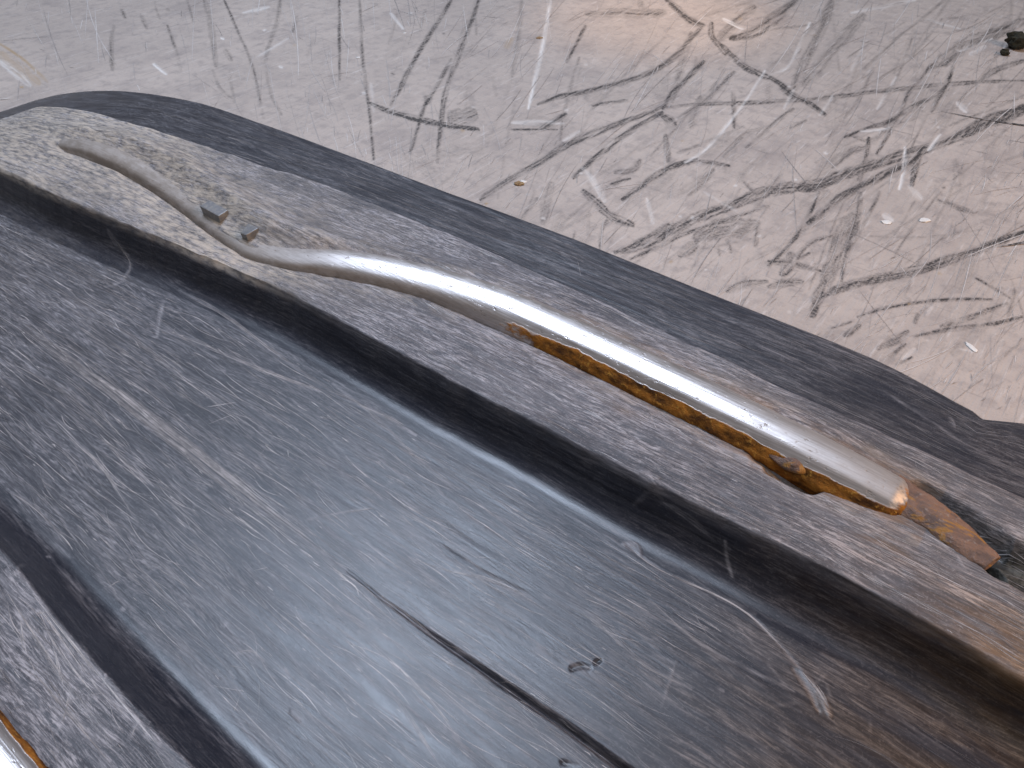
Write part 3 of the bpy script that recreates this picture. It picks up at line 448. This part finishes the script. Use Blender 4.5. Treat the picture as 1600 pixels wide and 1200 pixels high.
# --- traced scratches in the channel (pixel polylines)
for P, w, v, dz in [
  ([(0,478),(60,522),(150,588),(230,652),(300,705),(370,760),(450,822),(540,888)],4,.3,.0001), ([(150,588),(185,612),(235,650)],6,.4,.0001), ([(240,655),(330,735),(420,800),(520,880)],18,.22,0),
  ([(975,848),(990,862),(1010,878),(1060,905),(1120,932),(1170,962),(1215,1006),(1250,1046)],2.4,.6,-.0002), ([(1250,1046),(1270,1070),(1285,1092),(1297,1118)],7,.55,.0003), ([(1240,1045),(1262,1078),(1280,1112)],5,.5,-.0003), ([(974,850),(992,852),(1000,868)],6,.5,.00025),
  ([(280,455),(350,492),(420,545),(500,602)],4,.5,.0001), ([(240,510),(330,545),(420,582),(500,612)],4,.55,.0001), ([(560,632),(610,655),(650,680)],4,.55,.0001), ([(520,600),(590,655),(640,705),(720,770)],4,.38,0), ([(180,510),(230,545),(300,600)],5,.4,0), ([(255,470),(248,500),(245,525)],5,.5,.0001), ([(260,510),(300,535),(340,560)],4,.45,0),
  ([(70,640),(120,690),(160,730),(190,775),(215,815)],4,.45,0), ([(150,680),(200,720),(240,760)],3,.4,0), ([(210,655),(290,705),(350,755)],3,.4,0), ([(0,660),(30,665),(48,680),(55,700)],4,.35,0), ([(480,810),(530,800),(600,790)],3,.35,0), ([(600,760),(630,745)],3,.3,0), ([(460,630),(520,680),(600,745)],6,.2,0),
  ([(640,870),(700,890),(760,905),(830,935)],5,.35,0), ([(560,985),(640,1060),(700,1130),(730,1180)],5,.3,0), ([(590,1050),(650,1140),(690,1200)],7,.25,0), ([(700,1010),(780,1040),(850,1090)],4,.35,0), ([(850,930),(930,970),(1010,1040),(1080,1075)],3,.35,0), ([(1020,1020),(1080,1050),(1130,1080)],3,.4,0), ([(870,1020),(930,1060),(1000,1100)],4,.3,0), ([(1100,920),(1180,960)],2.5,.3,0), ([(1130,950),(1230,1075)],2,.25,0), ([(1010,935),(1100,1010),(1240,1080)],2.5,.45,0),
  ([(370,1020),(395,1018),(412,1032)],3,.5,0), ([(445,1045),(452,1058)],4,.5,0), ([(455,1110),(470,1125)],9,.4,.0002), ([(68,880),(80,875)],3,.6,0), ([(165,920),(180,910),(198,903)],3,.5,0), ([(160,865),(172,875)],6,.45,0), ([(190,950),(194,952)],5,.6,0), ([(300,930),(335,948)],3,.5,0), ([(350,980),(362,960)],3,.3,0), ([(180,390),(205,415),(188,440),(165,448)],5,.4,0), ([(0,350),(15,352)],5,.5,0)]:
    ski_stroke(scuff, P, w, v, 0.0, dz)
for P, w, dz in [([(695,850),(750,885),(790,905),(825,922)],1.6,-.0004), ([(893,1044),(908,1040),(921,1043)],6,-.0010), ([(931,1035),(938,1031)],4,-.0006), ([(878,1190),(903,1195)],4,-.0006), ([(605,1120),(650,1155),(690,1190)],1.6,-.0003)]:
    ski_stroke(moss_dark, P, w, .5, 0.0, dz)  # dark scuffs and dents tinted through the same mask, no moss here
# flange scratches and keel wall scratches
for P, w, v in [([(1380,612),(1440,650),(1500,690),(1560,720)],3,.4), ([(900,462),(960,490),(1050,532),(1120,565)],3,.4), ([(780,345),(900,400),(1010,450)],4,.2), ([(1000,440),(1100,482),(1200,530)],3,.35), ([(560,262),(700,320),(800,362)],5,.22), ([(1483,655),(1490,667)],6,.5), ([(860,410),(960,452),(1080,508)],2.5,.28), ([(300,190),(420,232),(560,290)],4,.15)]:
    ski_stroke(scuff, P, w, v, 0.0015)
for P, w, v, dz in [([(990,785),(1012,788),(1035,800)],2.5,.3,0), ([(1035,800),(1080,825),(1140,860)],3,.4,0), ([(800,630),(900,690),(1000,745)],2,.2,0)]:
    ski_stroke(scuff, P, w, v, 0.005, dz)
# keel-top scratches with their own direction, torn chips
for P, w, v, dz in [([(975,632),(1000,645),(1040,665),(1080,690)],5,.5,.0003), ([(690,480),(720,490)],8,.4,.0004), ([(830,545),(845,555),(838,562)],4,.5,.0003), ([(770,410),(790,414)],5,.5,.0004), ([(400,300),(440,350)],3,.5,0), ([(290,255),(300,290)],3,.4,0), ([(350,290),(385,320)],7,.5,.0002), ([(1140,820),(1160,850)],3,.4,0), ([(1265,810),(1280,840)],3,.45,0), ([(1440,715),(1450,745)],3,.4,0), ([(60,230),(110,265),(150,300)],3,.1,-.0005), ([(980,690),(1010,680)],3,.4,.0002), ([(1500,870),(1510,885)],3,.6,.0002), ([(500,430),(520,440)],6,.3,.0002), ([(1000,735),(1030,745)],6,.4,.0005)]:
    ski_stroke(scuff, P, w, v, KTOP, dz)
for P, w, v, dz in [([(60,940),(75,985),(110,1040),(150,1090)],3,.6,0), ([(60,950),(90,990),(150,1070),(200,1120)],4,.6,0), ([(40,960),(75,952)],4,.6,0), ([(80,1000),(95,1060),(100,1100)],3,.5,0), ([(0,900),(50,980),(120,1080),(180,1160)],4,.45,0), ([(110,1070),(105,1100),(90,1140)],3.5,.6,0), ([(70,1060),(110,1075)],3,.45,0), ([(165,1050),(160,1075)],2.5,.55,0), ([(0,1000),(60,1060),(120,1130),(170,1190)],4,.4,0), ([(215,1120),(205,1150)],3,.5,0), ([(30,960),(40,1020),(60,1070)],3,.5,0), ([(10,890),(60,950),(130,1035),(200,1110)],3,.5,.0002), ([(25,890),(100,985),(165,1065),(250,1165)],4,.55,.0001)]:
    ski_stroke(scuff, P, w, v, KTOP, dz)
scuff[:, IDX[8] + 10:IDX[9] + 3] = 0
# --- thousands of short lengthwise scratches
def rand_scratches(n, jlo, jhi, xlo, xhi, Ls, ang, vs, A, dz=0.0):
    n = int(n); j = rng.uniform(jlo, jhi, n); xc = rng.uniform(xlo, xhi, n); L = rng.uniform(*Ls, n) * (0.4 + 0.6 * rng.random(n)); a = rng.normal(0, ang, n); v = rng.uniform(*vs, n) * rng.random(n) ** 0.7; bend = rng.normal(0, 0.35, n)
    m = 60; t = np.linspace(-.5, .5, m)[None, :]; dy = 0.00032
    x = xc[:, None] + L[:, None] * t; J = j[:, None] + L[:, None] * (t * np.tan(a)[:, None] + bend[:, None] * t * t * 0.3) / dy
    fi = np.interp(x.ravel(), xs, np.arange(NI)); val = (v[:, None] * (1 - (2 * t) ** 2) ** 0.5).ravel(); splat(A, fi, J.ravel(), val)
tmp = np.zeros_like(scuff)
rand_scratches(2600, IDX[6] + 30, IDX[8] + 15, -0.46, 0.06, (0.004, 0.035), 0.05, (.06, .34), tmp)
rand_scratches(2200, IDX[6] + 30, IDX[8] + 15, -0.40, -0.06, (0.003, 0.02), 0.10, (.08, .45), tmp)
rand_scratches(800, IDX[2], IDX[3], -0.5, 0.06, (0.006, 0.05), 0.03, (.06, .32), tmp)
rand_scratches(600, IDX[5] + 8, IDX[6] + 25, -0.46, 0.06, (0.006, 0.04), 0.03, (.03, .16), tmp)
rand_scratches(2400, IDX[4] + 6, IDX[5] + 4, -0.46, 0.06, (0.003, 0.018), 0.07, (.15, .6), tmp)
rand_scratches(350, IDX[4] + 6, IDX[5] + 4, -0.46, 0.06, (0.002, 0.006), 0.5, (.2, .6), tmp)
rand_scratches(1300, IDX[9] + 4, IDX[10], -0.36, 0.06, (0.004, 0.03), 0.09, (.15, .6), tmp)
rand_scratches(260, IDX[9] + 4, IDX[10], -0.36, 0.0, (0.003, 0.012), 0.45, (.2, .7), tmp)
rand_scratches(160, IDX[6] + 30, IDX[8], -0.42, 0.06, (0.001, 0.004), 0.8, (.15, .5), tmp)
scuff = np.maximum(scuff, tmp * (0.45 + 0.9 * nlow)); hgt += 0.00005 * tmp
scuff += 0.35 * kt * np.exp(-((Yg - (yKN - .0002)[:, None]) / 0.0007) ** 2) * nb2 + 0.3 * kt * np.exp(-((Yg - yKF[:, None]) / 0.0007) ** 2) * nb2
# displace along the surface normal, then curl the tip
def normals(Xa, Ya, Za):
    P = np.stack([Xa, Ya, Za], -1); du = np.gradient(P, xs, axis=0); dv = np.empty_like(P); dv[:, 1:-1] = P[:, 2:] - P[:, :-2]; dv[:, 0] = P[:, 1] - P[:, -1]; dv[:, -1] = P[:, 0] - P[:, -2]
    nn = np.cross(dv, du); return nn / (np.linalg.norm(nn, axis=-1, keepdims=True) + 1e-12)
n0 = normals(Xg, Yg, Zp)
if n0[NI // 2, IDX[6] + 60, 2] < 0: n0 = -n0
hgt *= top_j
Xd, Yd, Zd = Xg + 0 * n0[..., 0], Yg + hgt * n0[..., 1], Zp + hgt * n0[..., 2]
Zd = Zd + curl(Xg)
nrm = normals(Xd, Yd, Zd)
if nrm[NI // 2, IDX[6] + 60, 2] < 0: nrm = -nrm
VV = np.stack([Xd, Yd, Zd], -1)

ski = bpy.data.objects.new('ski', None); COL.objects.link(ski); ski.empty_display_size = 0.05
ski['label'] = 'worn black plastic ski lying bottom up with a rusty steel runner bar'; ski['category'] = 'ski'
AT = dict(zone=zone, scuff=np.clip(scuff, 0, 1), dust=np.clip(dust, 0, 1), rust=np.clip(rust, 0, 1), moss_dark=np.clip(moss_dark, 0, 1), brown=np.clip(brown, 0, 1))
def part(name, j0, j1, caps=False):
    if j1 > NJ: cols = np.r_[np.arange(j0, NJ), np.arange(0, j1 - NJ)]
    else: cols = np.arange(j0, j1)
    V = VV[:, cols].reshape(-1, 3); Fq = grid_faces(NI, len(cols))
    f = Fq[len(Fq) // 2]; fn = np.cross(V[f[1]] - V[f[0]], V[f[3]] - V[f[0]])
    if np.dot(fn, nrm[:, cols].reshape(-1, 3)[f[0]]) < 0: Fq = Fq[:, ::-1]
    return mesh_from(name, V, Fq, M_PL, ski, {k: a[:, cols] for k, a in AT.items()}, nrm[:, cols])
far_fl = part('flange', IDX[1], IDX[3] + 9)
keel = part('keel', IDX[3] + 8, IDX[6] + 18)
chan = part('channel', IDX[6] + 17, IDX[8] + 12)
keel2 = part('keel', IDX[8] + 11, IDX[11] + 4)
near_fl = part('flange', IDX[11] + 3, IDX[13] + 2)
under = part('underside', IDX[13] + 1, NJ + IDX[1] + 1)
def fibres(parent, n, jlo, jhi, xlo, xhi, Ls, ang, wds, vs, bias=1.0, lens=2.2, cross=0.0):
    m = 10; t = np.linspace(-.5, .5, m)[None, :]; xc = xlo + (xhi - xlo) * rng.random(n) ** bias; j = rng.uniform(jlo, jhi, n); L = Ls[0] + (Ls[1] - Ls[0]) * rng.random(n) ** lens
    a = rng.normal(0, ang, n); a = np.where(rng.random(n) < cross, rng.uniform(-1.3, 1.3, n), a); L = np.where(np.abs(a) > .3, L * .4, L); bend = rng.normal(0, .05, n)
    x = xc[:, None] + (L * np.cos(a))[:, None] * t; ii = np.interp(xc, xs, np.arange(NI)).astype(int); jc = j.astype(int)
    dyj = np.abs(Yg[ii, np.clip(jc + 1, 0, NJ - 1)] - Yg[ii, jc]) + np.abs(Zp[ii, np.clip(jc + 1, 0, NJ - 1)] - Zp[ii, jc]) + 2e-5
    J = j[:, None] + (L * np.sin(a) / dyj)[:, None] * t + (L * bend / dyj)[:, None] * (4 * t * t)
    ok = (J.min(1) > jlo) & (J.max(1) < jhi) & (x.min(1) > xs[0] + .002); x = x[ok]; J = J[ok]; n = len(x)
    fi = np.interp(x, xs, np.arange(NI)); i0 = np.clip(fi.astype(int), 0, NI - 2); j0 = np.clip(J.astype(int), 0, NJ - 2); u = (fi - i0)[..., None]; v = (J - j0)[..., None]
    def smp(A): return (A[i0, j0] * (1 - u) + A[i0 + 1, j0] * u) * (1 - v) + (A[i0, j0 + 1] * (1 - u) + A[i0 + 1, j0 + 1] * u) * v
    Nn = smp(nrm); Q = smp(VV) + Nn * 0.00004; dist = np.linalg.norm(Q[:, m // 2] - np.array([0, 0, CAM_Z]), axis=1)
    wd = (wds[0] + (wds[1] - wds[0]) * rng.random(n) ** 2.5) * np.clip(dist / 0.2, 0.7, 1.6); val = vs[0] + (vs[1] - vs[0]) * rng.random(n) ** 1.6
    ribbons('scratch_fibres', Q, Nn, wd, val, M_FIB, parent)
fibres(chan, 4600, IDX[6] + 34, IDX[8] - 2, -0.45, -0.02, (0.001, 0.026), 0.05, (0.00004, 0.00017), (.25, 1.0), 0.85, 2.3, 0.05)
fibres(chan, 500, IDX[6] + 34, IDX[8] - 2, -0.12, 0.06, (0.001, 0.030), 0.05, (0.00004, 0.00010), (.08, .4), 1.0, 2.0, 0.06)
fibres(keel, 5000, IDX[4] + 8, IDX[5] + 2, -0.335, 0.06, (0.001, 0.018), 0.06, (0.00004, 0.00017), (.3, 1.0), 1.0, 2.2, 0.06)
fibres(far_fl, 1800, IDX[2] + 6, IDX[3] + 4, -0.46, 0.06, (0.002, 0.030), 0.04, (0.00004, 0.00013), (.08, .55), 1.0, 1.8, 0.02)
fibres(keel2, 1700, IDX[9] + 6, IDX[10], -0.25, 0.02, (0.001, 0.024), 0.10, (0.00004, 0.00017), (.2, .95), 1.0, 2.0, 0.12)
def traced(parent, P, z, n, jit, val, wd=(0.00005, 0.00014)):
    c = polyline(P, 0.8); m = 10; Q = []
    for _ in range(n):
        k = rng.uniform(.15, .6); a0 = rng.uniform(0, 1 - k); ix = np.linspace(a0, a0 + k, m) * (len(c) - 1); p = np.stack([np.interp(ix, np.arange(len(c)), c[:, q]) for q in (0, 1)], 1) + rng.normal(0, jit, 2)
        Q.append(p)
    L = lift(np.concatenate(Q), z); fi, fj = to_ij(L); i0 = np.clip(fi.astype(int), 0, NI - 2); j0 = np.clip(fj.astype(int), 0, NJ - 2); u = (fi - i0)[:, None]; v = (fj - j0)[:, None]
    def smp(A): return (A[i0, j0] * (1 - u) + A[i0 + 1, j0] * u) * (1 - v) + (A[i0, j0 + 1] * (1 - u) + A[i0 + 1, j0 + 1] * u) * v
    Nn = smp(nrm).reshape(n, m, 3); V = (smp(VV).reshape(n, m, 3) + Nn * 0.00005); return V, Nn, rng.uniform(*wd, n), rng.uniform(val * .5, val * 1.0, n)
def traced_set(parent, items, z):
    R_ = [traced(parent, *([P, z, n, jit, val])) for P, n, jit, val in items]; ribbons('scratch_fibres', *[np.concatenate([r[k] for r in R_]) for k in range(4)], M_FIB, parent)
traced_set(chan, [([(0,478),(60,522),(150,588),(230,652),(300,705),(370,760),(450,822),(540,888)],70,6.0,.6), ([(130,575),(185,612),(260,675)],30,2.5,.95), ([(280,455),(350,492),(420,545),(500,602)],8,2,.7), ([(240,510),(330,545),(420,582),(500,612)],10,2,.8), ([(560,632),(610,655),(650,680)],8,1.2,.85), ([(520,600),(590,655),(640,705),(720,770)],8,2.5,.6), ([(180,510),(230,545),(300,600)],10,3,.7), ([(70,640),(120,690),(160,730),(190,775),(215,815)],10,2,.75), ([(150,680),(200,720),(240,760)],6,2,.7), ([(210,655),(290,705),(350,755)],6,2,.7), ([(480,810),(530,800),(600,790)],4,1,.6),
  ([(975,848),(1010,878),(1060,905),(1120,932),(1170,962),(1215,1006),(1250,1046)],9,.5,.9), ([(1250,1046),(1270,1070),(1285,1092),(1297,1118)],12,2.2,.9), ([(640,870),(700,890),(760,905),(830,935)],8,2,.6), ([(560,985),(640,1060),(700,1130),(730,1180)],10,3,.6), ([(590,1050),(650,1140),(690,1200)],10,3,.5), ([(850,930),(930,970),(1010,1040),(1080,1075)],6,2,.6), ([(1010,935),(1100,1010),(1240,1080)],5,.8,.7), ([(180,390),(205,415),(188,440),(165,448)],5,1.2,.6), ([(370,1020),(395,1018),(412,1032)],4,.8,.8), ([(165,920),(180,910),(198,903)],3,.8,.8), ([(0,560),(90,610),(200,700)],14,8,.6), ([(60,450),(160,520),(260,590)],14,9,.6), ([(0,370),(120,430),(260,500)],14,10,.6)], 0.0)
traced_set(keel2, [([(60,945),(75,985),(110,1040),(150,1090)],6,1.5,.9), ([(60,950),(90,990),(150,1070),(200,1120)],8,2,.95), ([(40,962),(75,955)],4,1,.9), ([(80,1000),(95,1060),(100,1100)],5,1.2,.8), ([(0,905),(50,985),(120,1085),(180,1165)],8,2,.8), ([(110,1070),(105,1100),(90,1140)],5,1,.95), ([(165,1050),(160,1075)],3,.8,.9), ([(0,1000),(60,1060),(120,1130),(170,1190)],8,3,.7), ([(215,1125),(205,1150)],3,1,.9), ([(30,960),(40,1020),(60,1070)],5,1.5,.9), ([(25,895),(100,990),(165,1070),(250,1170)],10,1.5,.9)], KTOP)
# end faces close the moulding
def cap(i):
    V = VV[i]; me = bpy.data.meshes.new('end_face'); f = list(range(NJ)); 
    me.from_pydata([tuple(v) for v in V], [], [f if i else f[::-1]]); me.materials.append(M_PL)
    o = bpy.data.objects.new('end_face', me); COL.objects.link(o); o.parent = ski
cap(0); cap(NI - 1)
# saddle block on the upper side of the ski: what it stands on behind the curled tip
def box_mesh(name, lo, hi, mat, parent, bev=0.0):
    import bmesh
    bm = bmesh.new(); bmesh.ops.create_cube(bm, size=1.0)
    for v in bm.verts: v.co = Vector([(lo[k] + hi[k]) / 2 + v.co[k] * (hi[k] - lo[k]) for k in range(3)])
    if bev: bmesh.ops.bevel(bm, geom=list(bm.edges), offset=bev, segments=3, affect='EDGES', profile=0.6)
    me = bpy.data.meshes.new(name); bm.to_mesh(me); bm.free(); me.materials.append(mat); o = bpy.data.objects.new(name, me); COL.objects.link(o); o.parent = parent; return o
box_mesh('saddle', (-0.06, 0.022, TABLE_Z + 0.0004), (0.14, 0.085, -0.0030), M_PL, ski, 0.004)

# ------------------------------------------------------------------ runner bars
def build_bar(B, name, parent, left_rust=0.0, rings=620, nseg=64, worn=True):
    bx = np.linspace(B[0, 0], B[-1, 0], rings); Y0 = spline(B[:, 0], B[:, 1], bx); Z0 = spline(B[:, 0], B[:, 2], bx) + curl(bx); Rr = spline(B[:, 0], B[:, 3], bx)
    Rr = Rr * np.clip((B[-1, 0] - bx) / 0.0045, 0.01, 1) ** 0.45 * np.clip((bx - B[0, 0]) / 0.003, 0.05, 1) ** 0.5
    th = np.linspace(0, 2 * math.pi, nseg, endpoint=False)[None, :]     # 0 = +y (far), pi/2 = up, pi = near
    ny, nzv = np.cos(th), np.sin(th)
    # worn facets: the top is ground to a broad soft crown, the near shoulder has its own flat
    sup = (np.abs(ny) ** 2.6 + np.abs(nzv) ** 2.6) ** (-1 / 2.6)
    r = Rr[:, None] * sup
    BX = np.repeat(bx[:, None], nseg, 1); TH = np.repeat(th, rings, 0)
    if worn:
        lim = Rr[:, None] * (0.93 + 0.05 * (fbm(BX * 40, TH * 0, 51, 3) - .5)); a1 = math.radians(112); pr = np.cos(TH - a1); r = np.where(pr > 0.05, np.minimum(r, lim / np.maximum(pr, 0.05) * (1 + 0.0)), r) * 0.55 + 0.45 * r
        a2 = math.radians(152); lim2 = Rr[:, None] * (0.90); pr2 = np.cos(TH - a2); w2 = 0.85 * sstep(-0.125, -0.06, BX); r = np.where(pr2 > 0.05, r * (1 - w2) + w2 * np.minimum(r, lim2 / np.maximum(pr2, 0.05)), r)
    r = r * (1 + 0.006 * (fbm(BX * 70, TH * 2, 52, 3) - 0.5))
    low = sstep(math.radians(130), math.radians(158), TH + 0.14 * (fbm(BX * 110, TH * 0 + 3, 53, 3) - .5) * 2)
    rs = low * (0.10 + 1.0 * sstep(-0.115, -0.055, BX)) + left_rust * sstep(math.radians(46), math.radians(26), TH)
    rs += 0.22 * sstep(-0.02, 0.0, BX) + 0.55 * sstep(-0.0035, 0.0010, BX)
    r = r + rs * 0.0006 * (fbm(BX * 600, TH * 14, 54, 3) - 0.5)
    V = np.stack([BX, Y0[:, None] + r * ny, Z0[:, None] - 0.0004 + r * nzv * 0.86], -1)
    du = np.clip(sstep(-0.125, -0.19, BX) * (0.75 + 0.5 * fbm(BX * 90, TH * 3, 55, 3)) + low * sstep(-0.06, -0.13, BX) * .9 + 0.55 * sstep(-0.05, -0.005, BX), 0, 1)  # dust, plus the shadow along the low side painted in
    V = V.reshape(-1, 3); F4 = grid_faces(rings, nseg, True)
    n = len(V); V = np.vstack([V, [[bx[-1] + 0.0002, Y0[-1], Z0[-1]]]])
    o = mesh_from(name, V, F4, M_ST, parent, dict(rust=np.r_[np.clip(rs, 0, 1).ravel(), 0.3], dust=np.r_[du.ravel(), 0]))
    return o
bar = build_bar(BAR, 'runner_bar', ski); bar['label'] = 'polished steel bar, rusty along its lower side'
B2 = np.array([(-0.34, -0.0076, .0112, .0056), (-0.25, -0.0076, .0117, .0058), (-0.15, -0.0076, .0119, .0058), (-0.05, -0.0076, .0119, .0058), (0.02, -0.0076, .0115, .0055)])
bar2 = build_bar(B2, 'runner_bar', ski, 1.0, 300, 48)
# rusty shank that leaves the bar and dives into the slot
def tube(name, P, rad, mat, parent, nseg=28, rings=90, seed=0, flat=1.0, amp=0.06, endcup=False):
    P = np.asarray(P, float); d = np.r_[0, np.cumsum(np.linalg.norm(np.diff(P, axis=0), axis=1))]; t = np.linspace(0, d[-1], rings)
    C = np.stack([spline(d, P[:, k], t) for k in range(3)], 1); r = spline(d, np.asarray(rad, float), t); T = np.gradient(C, axis=0); T /= np.linalg.norm(T, axis=1)[:, None]
    S1 = np.cross(T, [0, 0, 1.0]); S1 /= np.linalg.norm(S1, axis=1)[:, None]; U = np.cross(S1, T); th = np.linspace(0, 2 * math.pi, nseg, endpoint=False)
    TT, HH = np.meshgrid(t, th, indexing='ij'); rr = r[:, None] * (1 + amp * 2 * (fbm(TT * 400, np.cos(HH) * 2 + 5, seed, 4) + fbm(TT * 400, np.sin(HH) * 2 + 9, seed + 3, 4) - 1))
    V = C[:, None] + rr[..., None] * (np.cos(HH)[..., None] * S1[:, None] + flat * np.sin(HH)[..., None] * U[:, None]); V = V.reshape(-1, 3); Fq = grid_faces(rings, nseg, True)
    if endcup:      # hollow, open end
        base = (rings - 1) * nseg; prev = np.arange(base, base + nseg)
        for (k, dep) in ((0.72, 0.0), (0.6, -0.0030), (0.03, -0.0034)):
            new = C[-1] + T[-1] * dep + (V[base:base + nseg] - C[-1]) * k; ids = np.arange(len(V), len(V) + nseg); V = np.vstack([V, new]); Fq = np.vstack([Fq, np.stack([prev, np.roll(prev, -1), np.roll(ids, -1), ids], 1)]); prev = ids
    return mesh_from(name, V, Fq, mat, parent)
e = BAR[-1]
SP = lift([(1388, 764), (1440, 797), (1490, 834), (1550, 881)], KTOP - 0.0008)
shank = tube('shank', SP, [0.0044, 0.0041, 0.0036, 0.0023], M_ROD, bar, 56, 170, 61, 0.50, 0.085, True); shank['label'] = 'flaking rusty shank of the bar'
# rust crust left in the gouge
gc = lift([(1215, 722), (1240, 732), (1258, 738)], KTOP - 0.0004)
tube('rust_crust', [gc[0] + [-.002, 0.0010, 0], gc[1] + [0, .0006, 0.0004], gc[2] + [.001, .0012, 0]], [0.0007, 0.0019, 0.0006], M_ROD, bar, 18, 40, 71, 0.7, 0.25)
# two square lugs standing beside the bar
def lug(px, zc, L, Wd, Ht, rot, tilt, seed, cut=0.0):
    import bmesh
    bm = bmesh.new(); bmesh.ops.create_cube(bm, size=1.0); r = random.Random(seed)
    for v in bm.verts:
        v.co = Vector((v.co.x * L, v.co.y * Wd, v.co.z * Ht)) + Vector((r.uniform(-1, 1), r.uniform(-1, 1), 0)) * 0.0004
        if cut and v.co.x < 0 and v.co.y < 0 and v.co.z > 0: v.co.x += cut; v.co.z -= cut * 0.4
    bmesh.ops.bevel(bm, geom=list(bm.edges), offset=0.00035, segments=2, affect='EDGES', profile=0.6)
    me = bpy.data.meshes.new('lug'); bm.to_mesh(me); bm.free(); me.materials.append(M_LUG); o = bpy.data.objects.new('lug', me); COL.objects.link(o); o.parent = ski
    p = lift([px], zc)[0]; o.location = (p[0], p[1], p[2] - Ht / 2); o.rotation_euler = (tilt, 0, rot); return o
lug((335, 324), KTOP + 0.0006, 0.0092, 0.0033, 0.006, -0.05, 0.10, 1)
lug((388, 356), KTOP + 0.0009, 0.0045, 0.0036, 0.006, -0.10, 0.12, 2, 0.0018)

# ------------------------------------------------------------------ crumbs lying on the board
def crumb(name, label, cat, px, size, mat, flat=0.6, seed=0, group=None, n=3, elong=1.0, rot=0.0):
    import bmesh
    bm = bmesh.new(); r = random.Random(seed)
    bmesh.ops.create_icosphere(bm, subdivisions=n, radius=1.0)
    for v in bm.verts:
        c = v.co.copy(); k = 1 + 0.5 * (float(fbm(np.array([c.x * 2.3 + 7 + seed]), np.array([c.y * 2.3 + c.z * 2 + 3]), seed, 4)[0]) - 0.5) * 2
        v.co = Vector((c.x * size * k * elong, c.y * size * k, c.z * size * k * flat))
    zmin = min(v.co.z for v in bm.verts)
    for v in bm.verts: v.co.z -= zmin
    me = bpy.data.meshes.new(name); bm.to_mesh(me); bm.free(); me.materials.append(mat); o = bpy.data.objects.new(name, me); COL.objects.link(o)
    p = lift([px], TABLE_Z, False)[0]; o.location = (p[0], p[1], TABLE_Z - 0.0002); o.rotation_euler[2] = rot; o['label'] = label; o['category'] = cat
    if group: o['group'] = group
    return o
M_DIRT = simple('dark_soil', (0.010, 0.010, 0.007), (0.030, 0.028, 0.014), 700.0, 0.9)
M_FLK = simple('brown_flake', (0.20, 0.12, 0.055), (0.36, 0.25, 0.13), 600.0, 0.7)
M_CHP = simple('white_paint_chip', (0.70, 0.69, 0.67), (0.82, 0.81, 0.79), 500.0, 0.5)
crumb('dirt_clump', 'small black clump of dirt on the pale board', 'dirt', (1586, 76), 0.0062, M_DIRT, 0.8, 4, elong=1.2, rot=0.5)
crumb('dirt_crumb', 'tiny black dirt crumb beside the larger dirt clump', 'dirt', (1568, 86), 0.0026, M_DIRT, 0.8, 5)
crumb('rust_flake', 'brown flake on the board close to the ski edge', 'flake', (811, 288), 0.0018, M_FLK, 0.35, 6, elong=1.2, rot=0.8)
crumb('rust_flake', 'thin brown flake among white scratches far from the ski', 'flake', (842, 60), 0.0016, M_FLK, 0.3, 7, elong=1.6, rot=1.2)
for k, (px, s, el, rt_) in enumerate([((1385, 348), .0026, 1.5, .4), ((1445, 345), .0028, 1.7, 1.0), ((1518, 543), .0018, 2.6, -.6), ((633, 52), .0017, 1.2, 0), ((560, 90), .0018, 1.3, 1), ((818, 284), .0021, 1.3, .3)]):
    lab = ['smaller of two white paint chips lying close together', 'larger of two white paint chips lying close together', 'long thin white paint sliver on the board near the ski tail', 'lone speck of white paint among fine upright scratches', 'lone speck of white paint among fine upright scratches', 'white paint chip touching the brown flake near the ski edge'][k]
    crumb('paint_chip', lab, 'paint chip', px, s * 0.6, M_CHP, 0.3, 20 + k, 'loose white paint chips', 2, el, rt_)
